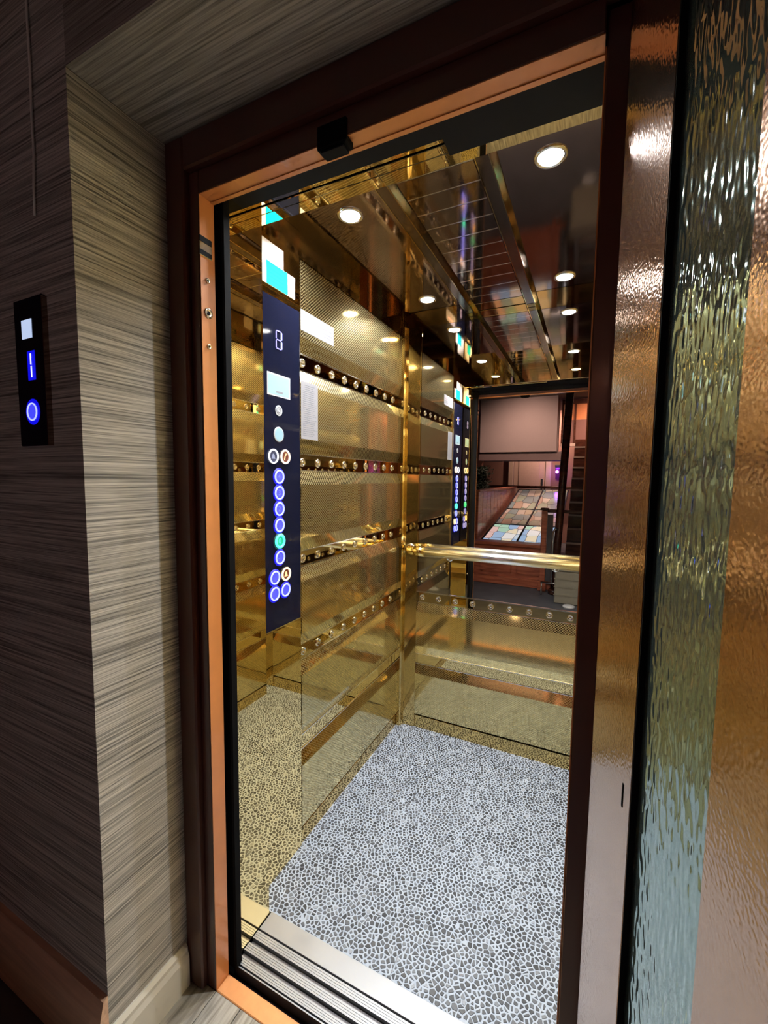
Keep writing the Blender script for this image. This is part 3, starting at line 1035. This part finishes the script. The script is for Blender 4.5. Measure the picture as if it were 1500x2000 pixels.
# low wooden parapet
pa = empty('parapet', (-0.3, mz(5.52), 0), 'low red wooden parapet in front of the stained glass', 'parapet')
box('body', -1.32, -0.28, mz(5.62), mz(5.50), 0, 0.50, RED_WOOD, pa)
box('plinth', -1.32, -0.28, mz(5.50), mz(5.47), 0, 0.10, RED_WOOD, pa, b=0.004)
box('cap', -1.36, -0.28, mz(5.66), mz(5.46), 0.50, 0.54, RED_WOOD, pa, b=0.006)
for i in range(2):
    pnl = box('raised_panel', -1.24 + i * 0.46, -0.84 + i * 0.46, mz(5.50), mz(5.488), 0.15, 0.44, RED_WOOD, pa, b=0.012)

# stained glass canopy: each pane its own piece
def pane_mat(name, cols, ph, em):
    m, nd, lk, b = new_mat(name)
    tc = N(nd, 'ShaderNodeTexCoord')
    sp = N(nd, 'ShaderNodeSeparateXYZ')
    lk.new(tc.outputs['Generated'], sp.inputs[0])
    vo = N(nd, 'ShaderNodeTexVoronoi', feature='F1', distance='MANHATTAN')
    setin(vo, Scale=3.1, Randomness=0.35)
    mp = N(nd, 'ShaderNodeMapping')
    mp.inputs['Location'].default_value = (ph, ph * 0.7, 0)
    mp.inputs['Scale'].default_value = (1, 1, 0)
    lk.new(tc.outputs['Generated'], mp.inputs[0])
    lk.new(mp.outputs[0], vo.inputs['Vector'])
    s2_ = N(nd, 'ShaderNodeSeparateColor')
    lk.new(vo.outputs['Color'], s2_.inputs[0])
    cr = N(nd, 'ShaderNodeValToRGB')
    cr.color_ramp.interpolation = 'CONSTANT'
    el = cr.color_ramp.elements
    while len(el) < len(cols): el.new(0.5)
    for i, c in enumerate(cols):
        el[i].position = i / len(cols)
        el[i].color = rgb(c)
    lk.new(s2_.outputs[0], cr.inputs[0])
    vd = N(nd, 'ShaderNodeTexVoronoi', feature='DISTANCE_TO_EDGE')
    setin(vd, Scale=3.1, Randomness=0.35)
    lk.new(mp.outputs[0], vd.inputs['Vector'])
    gt = N(nd, 'ShaderNodeMath', operation='GREATER_THAN')
    gt.inputs[1].default_value = 0.022
    lk.new(vd.outputs['Distance'], gt.inputs[0])
    mx = N(nd, 'ShaderNodeMix', data_type='RGBA')
    lk.new(gt.outputs[0], mx.inputs[0])
    mx.inputs[6].default_value = (0.05, 0.04, 0.04, 1)
    lk.new(cr.outputs[0], mx.inputs[7])
    lk.new(mx.outputs[2], b.inputs['Base Color'])
    lk.new(mx.outputs[2], b.inputs['Emission Color'])
    b.inputs['Emission Strength'].default_value = em
    b.inputs['Roughness'].default_value = 0.15
    return m


PCOL = [(0.75, 0.72, 0.74), (0.32, 0.48, 0.72), (0.72, 0.50, 0.48), (0.80, 0.78, 0.78), (0.38, 0.62, 0.50), (0.55, 0.66, 0.80), (0.80, 0.70, 0.52)]
PCOL2 = [(0.62, 0.56, 0.44), (0.40, 0.52, 0.42), (0.66, 0.48, 0.30), (0.70, 0.64, 0.58), (0.30, 0.42, 0.46), (0.58, 0.44, 0.36)]
PANES = [pane_mat('pastel_leaded_glass_%d' % i, PCOL if i < 2 else PCOL2, 0.37 * i, 0.7 if i < 2 else 0.06) for i in range(4)]
sg_ = empty('stained_glass_canopy', (-0.3, mz(7.2), 0.4), 'pitched canopy of pastel stained glass panes behind the parapet', 'stained glass')
rows = [(5.69, 0.525), (6.55, 0.66), (7.60, 0.83), (9.0, 1.14)]
cols_x = [-1.28 + 0.46 * i for i in range(3)]
LEAD = plain('lead_bar', (0.03, 0.03, 0.03), 0.5)
for r_ in range(3):
    (ya, za), (yb_, zb_) = rows[r_], rows[r_ + 1]
    for c_ in range(2):
        xa, xb = cols_x[c_], cols_x[c_ + 1]
        t = 0.012
        v = [(xa + t, mz(ya), za), (xb - t, mz(ya), za), (xb - t, mz(yb_), zb_), (xa + t, mz(yb_), zb_)]
        v += [(p[0], p[1], p[2] - 0.008) for p in v]
        f = [(0, 1, 2, 3), (7, 6, 5, 4), (0, 4, 5, 1), (1, 5, 6, 2), (2, 6, 7, 3), (3, 7, 4, 0)]
        fix(mesh('pane', v, f, PANES[(r_ * 2 + c_) % 2 + (2 if r_ > 0 else 0)], sg_))
for r_ in range(4):
    tube('lead_bar', [(cols_x[0], mz(rows[r_][0]), rows[r_][1]), (cols_x[-1], mz(rows[r_][0]), rows[r_][1])], 0.014, LEAD, sg_, 6)
for xx in cols_x:
    tube('lead_bar', [(xx, mz(a), b_) for a, b_ in rows], 0.014, LEAD, sg_, 6)

# plank lined side of the opening
ps = empty('plank_screen', (-1.36, mz(7.5), 0), 'side screen of vertical reddish planks beside the stained glass', 'screen')
for i in range(12):
    yy = 5.72 + i * 0.27
    box('plank', -1.40, -1.34, mz(yy + 0.262), mz(yy), 0, 1.17, RED_WOOD, ps, b=0.006)
box('plank_rail', -1.42, -1.32, mz(9.0), mz(5.70), 1.17, 1.20, RED_WOOD, ps, b=0.006)

# dark rail at the far end
fr_ = empty('far_rail', (-0.4, mz(9.05), 0), 'dark wooden guard rail beyond the stained glass', 'railing')
tube('top_rail', [(-2.4, mz(9.05), 1.19), (1.6, mz(9.05), 1.19)], 0.03, DARK_WOOD, fr_, 10)
for i in range(6):
    xx = -2.3 + i * 0.75
    box('baluster', xx - 0.015, xx + 0.015, mz(9.065), mz(9.035), 0, 1.17, DARK_WOOD, fr_)

# pale bulkhead hanging over the void
bk_ = empty('bulkhead', (-1.2, mz(8.1), 1.7), 'plain mauve-grey bulkhead box hanging from the lobby ceiling', 'bulkhead')
box('fascia', -1.88, -0.545, mz(8.6), mz(8.0), 1.84, 2.8, plain('bulkhead_paint', (0.28, 0.215, 0.21), 0.8, noise=0.04), bk_)
box('lower_ledge', -1.90, -0.44, mz(8.62), mz(8.04), 1.69, 1.84, plain('ledge_paint', (0.13, 0.085, 0.085), 0.7), bk_)

# cream far door with its frame
CREAM = plain('cream_door_paint', (0.62, 0.42, 0.34), 0.5)
cd = empty('door_2', (-1.15, mz(9.68), 0), 'cream panelled door at the far end of the lobby', 'door', kind='structure')
box('leaf', -1.50, -0.86, mz(9.70), mz(9.66), 0, 2.05, CREAM, cd)
for x0, x1 in ((-1.62, -1.51), (-0.85, -0.74)):
    box('door_frame', x0, x1, mz(9.71), mz(9.64), 0, 2.14, plain('cream_frame', (0.66, 0.47, 0.36), 0.5), cd, b=0.01)
box('door_frame', -1.62, -0.74, mz(9.71), mz(9.64), 2.05, 2.16, CREAM, cd, b=0.01)
for z0, z1 in ((0.2, 0.85), (1.0, 1.9)):
    box('door_panel', -1.40, -0.96, mz(9.66), mz(9.645), z0, z1, CREAM, cd, b=0.01)
hd = box('handle_plate', -0.935, -0.895, mz(9.66), mz(9.64), 1.02, 1.36, LEAD, cd, b=0.004)
tube('handle', [(-0.915, mz(9.64), 1.12), (-0.915, mz(9.58), 1.12), (-1.02, mz(9.58), 1.12)], 0.012, LEAD, hd, 8)

# purple lamp on the far wall
pl = empty('purple_lamp', (-0.60, mz(9.68), 1.55), 'small purple wall lamp to the right of the cream door', 'lamp')
box('housing', -0.66, -0.56, mz(9.71), mz(9.60), 1.60, 1.66, LEAD, pl, b=0.008)
lathe('bulb', (-0.61, mz(9.64), 1.60), (0, 0, -1), [(0.035, 0), (0.035, 0.02), (0.02, 0.035)], PURPLE, pl, 16)
pld = bpy.data.lights.new('purple_bulb', 'POINT')
pld.energy = 1.5
pld.color = (0.3, 0.06, 1.0)
pld.shadow_soft_size = 0.03
plo = bpy.data.objects.new('purple_bulb', pld)
COL.objects.link(plo)
plo.parent = pl
plo.location = (-0.01, 0.16, -0.04)

# garland
ga = empty('garland', (-1.80, mz(7.9), 1.1), 'dark green leafy garland hanging below the bulkhead', 'garland')
rg = random.Random(5)
V, Fc = [], []
for i in range(1100):
    t = rg.random()
    c = Vector((-1.80 + rg.gauss(0, 0.055 + 0.02 * math.sin(t * 20)), mz(7.9) + rg.gauss(0, 0.05), 1.12 + 0.44 * t))
    d = Vector((rg.gauss(0, 1), rg.gauss(0, 1), rg.gauss(0, 1))).normalized()
    e = d.cross(Vector((rg.gauss(0, 1), rg.gauss(0, 1), rg.gauss(0, 1)))).normalized()
    k = len(V)
    V += [tuple(c), tuple(c + d * 0.04 + e * 0.011), tuple(c + d * 0.075), tuple(c + d * 0.04 - e * 0.011)]
    Fc.append((k, k + 1, k + 2, k + 3))
gf = mesh('foliage', V, Fc, plain('dark_leaf', (0.012, 0.022, 0.012), 0.6), ga)
gf['kind'] = 'stuff'
tube('stem', [(-1.80, mz(7.9), 1.12), (-1.79, mz(7.9), 1.4), (-1.81, mz(7.9), 1.60), (-1.81, mz(8.06), 1.678)], 0.01, DARK_WOOD, ga, 6)

# newel post with hand rail
nw = empty('newel_post', (-0.46, mz(5.40), 0), 'square red wooden newel post with a short dark rail', 'post')
box('shaft', -0.495, -0.430, mz(5.44), mz(5.37), 0, 0.98, RED_WOOD, nw, b=0.006)
box('foot', -0.51, -0.415, mz(5.45), mz(5.355), 0, 0.12, RED_WOOD, nw, b=0.006)
box('post_cap', -0.51, -0.415, mz(5.45), mz(5.36), 0.98, 1.01, DARK_WOOD, nw, b=0.008)
box('rail', -0.43, 0.25, mz(5.44), mz(5.39), 0.955, 0.995, DARK_WOOD, nw, b=0.006)
box('grey_infill', -0.428, -0.365, mz(5.43), mz(5.41), 0.10, 0.93, plain('grey_glass', (0.10, 0.09, 0.09), 0.2), nw)

# chrome stanchion
cs = empty('chrome_stand', (-0.36, mz(5.20), 0), 'slim chrome stand with a crossbar foot beside the newel post', 'stand')
tube('pole', [(-0.345, mz(5.20), 0.16), (-0.345, mz(5.20), 0.74), (-0.33, mz(5.20), 0.78), (-0.29, mz(5.20), 0.79)], 0.011, CHROME, cs, 10)
tube('foot_bar', [(-0.46, mz(5.20), 0.15), (-0.16, mz(5.20), 0.15)], 0.013, CHROME, cs, 10)
for xx in (-0.45, -0.17):
    tube('stand_leg', [(xx, mz(5.20), 0.15), (xx, mz(5.20), 0.0)], 0.010, CHROME, cs, 8)
# grey green box and white disc
gb_ = empty('storage_box', (-0.20, mz(5.05), 0), 'olive grey box with ribbed sides standing near the newel post', 'box')
OLIVE = plain('olive_grey', (0.30, 0.27, 0.20), 0.6)
box('body', -0.29, 0.02, mz(5.13), mz(4.90), 0.0, 0.36, OLIVE, gb_, b=0.01)
for i in range(3):
    box('rib', -0.295, 0.025, mz(4.904), mz(4.894), 0.09 + i * 0.09, 0.10 + i * 0.09, OLIVE, gb_)
box('lid', -0.30, 0.03, mz(5.135), mz(4.89), 0.36, 0.39, OLIVE, gb_, b=0.006)
o = lathe('floor_disc', (-0.135, mz(4.82), -0.004), (0, 0, 1), [(0.062, 0), (0.062, 0.014), (0.05, 0.022), (0.015, 0.026)], plain('white_plastic', (0.8, 0.8, 0.8), 0.4), None, 28, loc=(-0.135, mz(4.82), 0))
tag(o, 'white round disc lying on the grey floor by the olive box', 'disc')

# leaning dark column and stairs beyond
lc = empty('stair_pole', (-0.26, mz(5.3), 0), 'dark varnished round stair pole leaning slightly to one side', 'pole')
tube('shaft', [(-0.32, mz(5.3), 0.0), (-0.285, mz(5.3), 1.0), (-0.225, mz(5.3), 2.8)], 0.042, DARK_WOOD, lc, 18)
lathe('base_ring', (-0.32, mz(5.3), 0), (0, 0, 1), [(0.065, 0), (0.065, 0.04), (0.05, 0.06)], DARK_WOOD, lc, 20)
sr = empty('staircase', (0.05, mz(5.9), 0), 'dark wooden stair flight with pale nosings beside the pole', 'stairs')
for i in range(11):
    tr_ = box('tread', -0.24, 0.75, mz(5.62 + i * 0.20 + 0.24), mz(5.62 + i * 0.20), 0.15 + 0.17 * i, 0.19 + 0.17 * i, DARK_WOOD, sr)
    box('nosing', -0.24, 0.75, mz(5.62 + i * 0.20), mz(5.612 + i * 0.20), 0.165 + 0.17 * i, 0.19 + 0.17 * i, plain('pale_nosing_%d' % i, (0.40, 0.28, 0.22), 0.4), tr_)
    box('riser', -0.24, 0.75, mz(5.62 + i * 0.20 + 0.215), mz(5.62 + i * 0.20 + 0.20), 0.19 + 0.17 * i, 0.32 + 0.17 * i, DARK_WOOD, sr)

# curtained window high at the back
wn = empty('window_1', (-0.25, mz(8.4), 1.95), 'high window with amber panes over dark curtains', 'window', kind='structure')
AMB = plain('amber_pane', (0.62, 0.22, 0.09), 0.3)
box('frame_rail', -0.50, 0.40, mz(8.45), mz(8.38), 2.70, 2.78, DARK_WOOD, wn)
box('frame_rail', -0.50, 0.40, mz(8.45), mz(8.36), 1.95, 2.00, plain('sill_paint', (0.5, 0.36, 0.3), 0.5), wn)
for i in range(5):
    xx = -0.50 + 0.21 * i
    box('mullion', xx, xx + 0.03, mz(8.44), mz(8.385), 2.0, 2.70, DARK_WOOD, wn)
    if i < 4:
        box('pane', xx + 0.03, xx + 0.21, mz(8.42), mz(8.41), 2.42, 2.70, AMB, wn)
        box('curtain', xx + 0.03, xx + 0.21, mz(8.43), mz(8.40), 2.0, 2.42, plain('curtain_%d' % i, (0.20, 0.09, 0.075), 0.8), wn)

# added fill lamps, unseen fixtures that light the mirrored lobby
for lx, ly, lab in ((-1.0, mz(6.9), 'added lobby fill light over the stained glass'),
                    (-0.7, mz(9.1), 'added lobby fill light in front of the cream door'),
                    (0.3, mz(7.6), 'added lobby fill light beside the stairs')):
    dl = empty('lobby_fill_light', (lx, ly, 2.8), lab, 'ceiling light', 'added fill lights in the lobby')
    lathe('rim', (lx, ly, 2.8), (0, 0, -1), [(0.07, -0.001), (0.07, 0.006), (0.055, 0.010)], CHROME, dl, 24)
    lathe('lens', (lx, ly, 2.79), (0, 0, -1), [(0.05, 0), (0.05, 0.002)], glow('warm_fill_lens', (1.0, 0.72, 0.55), 6.0), dl, 24)
    ld = bpy.data.lights.new('lobby_fill_spot', 'SPOT')
    ld.energy = LOBBY_FILL_W * 5
    ld.color = (1.0, 0.70, 0.56)
    ld.spot_size = math.radians(122)
    ld.spot_blend = 1.0
    ld.shadow_soft_size = 0.05
    lo = bpy.data.objects.new('lobby_fill_spot', ld)
    COL.objects.link(lo)
    lo.parent = dl
    lo.location = (0, 0, -0.03)
    lo.rotation_euler = (math.radians(-42), 0, 0)
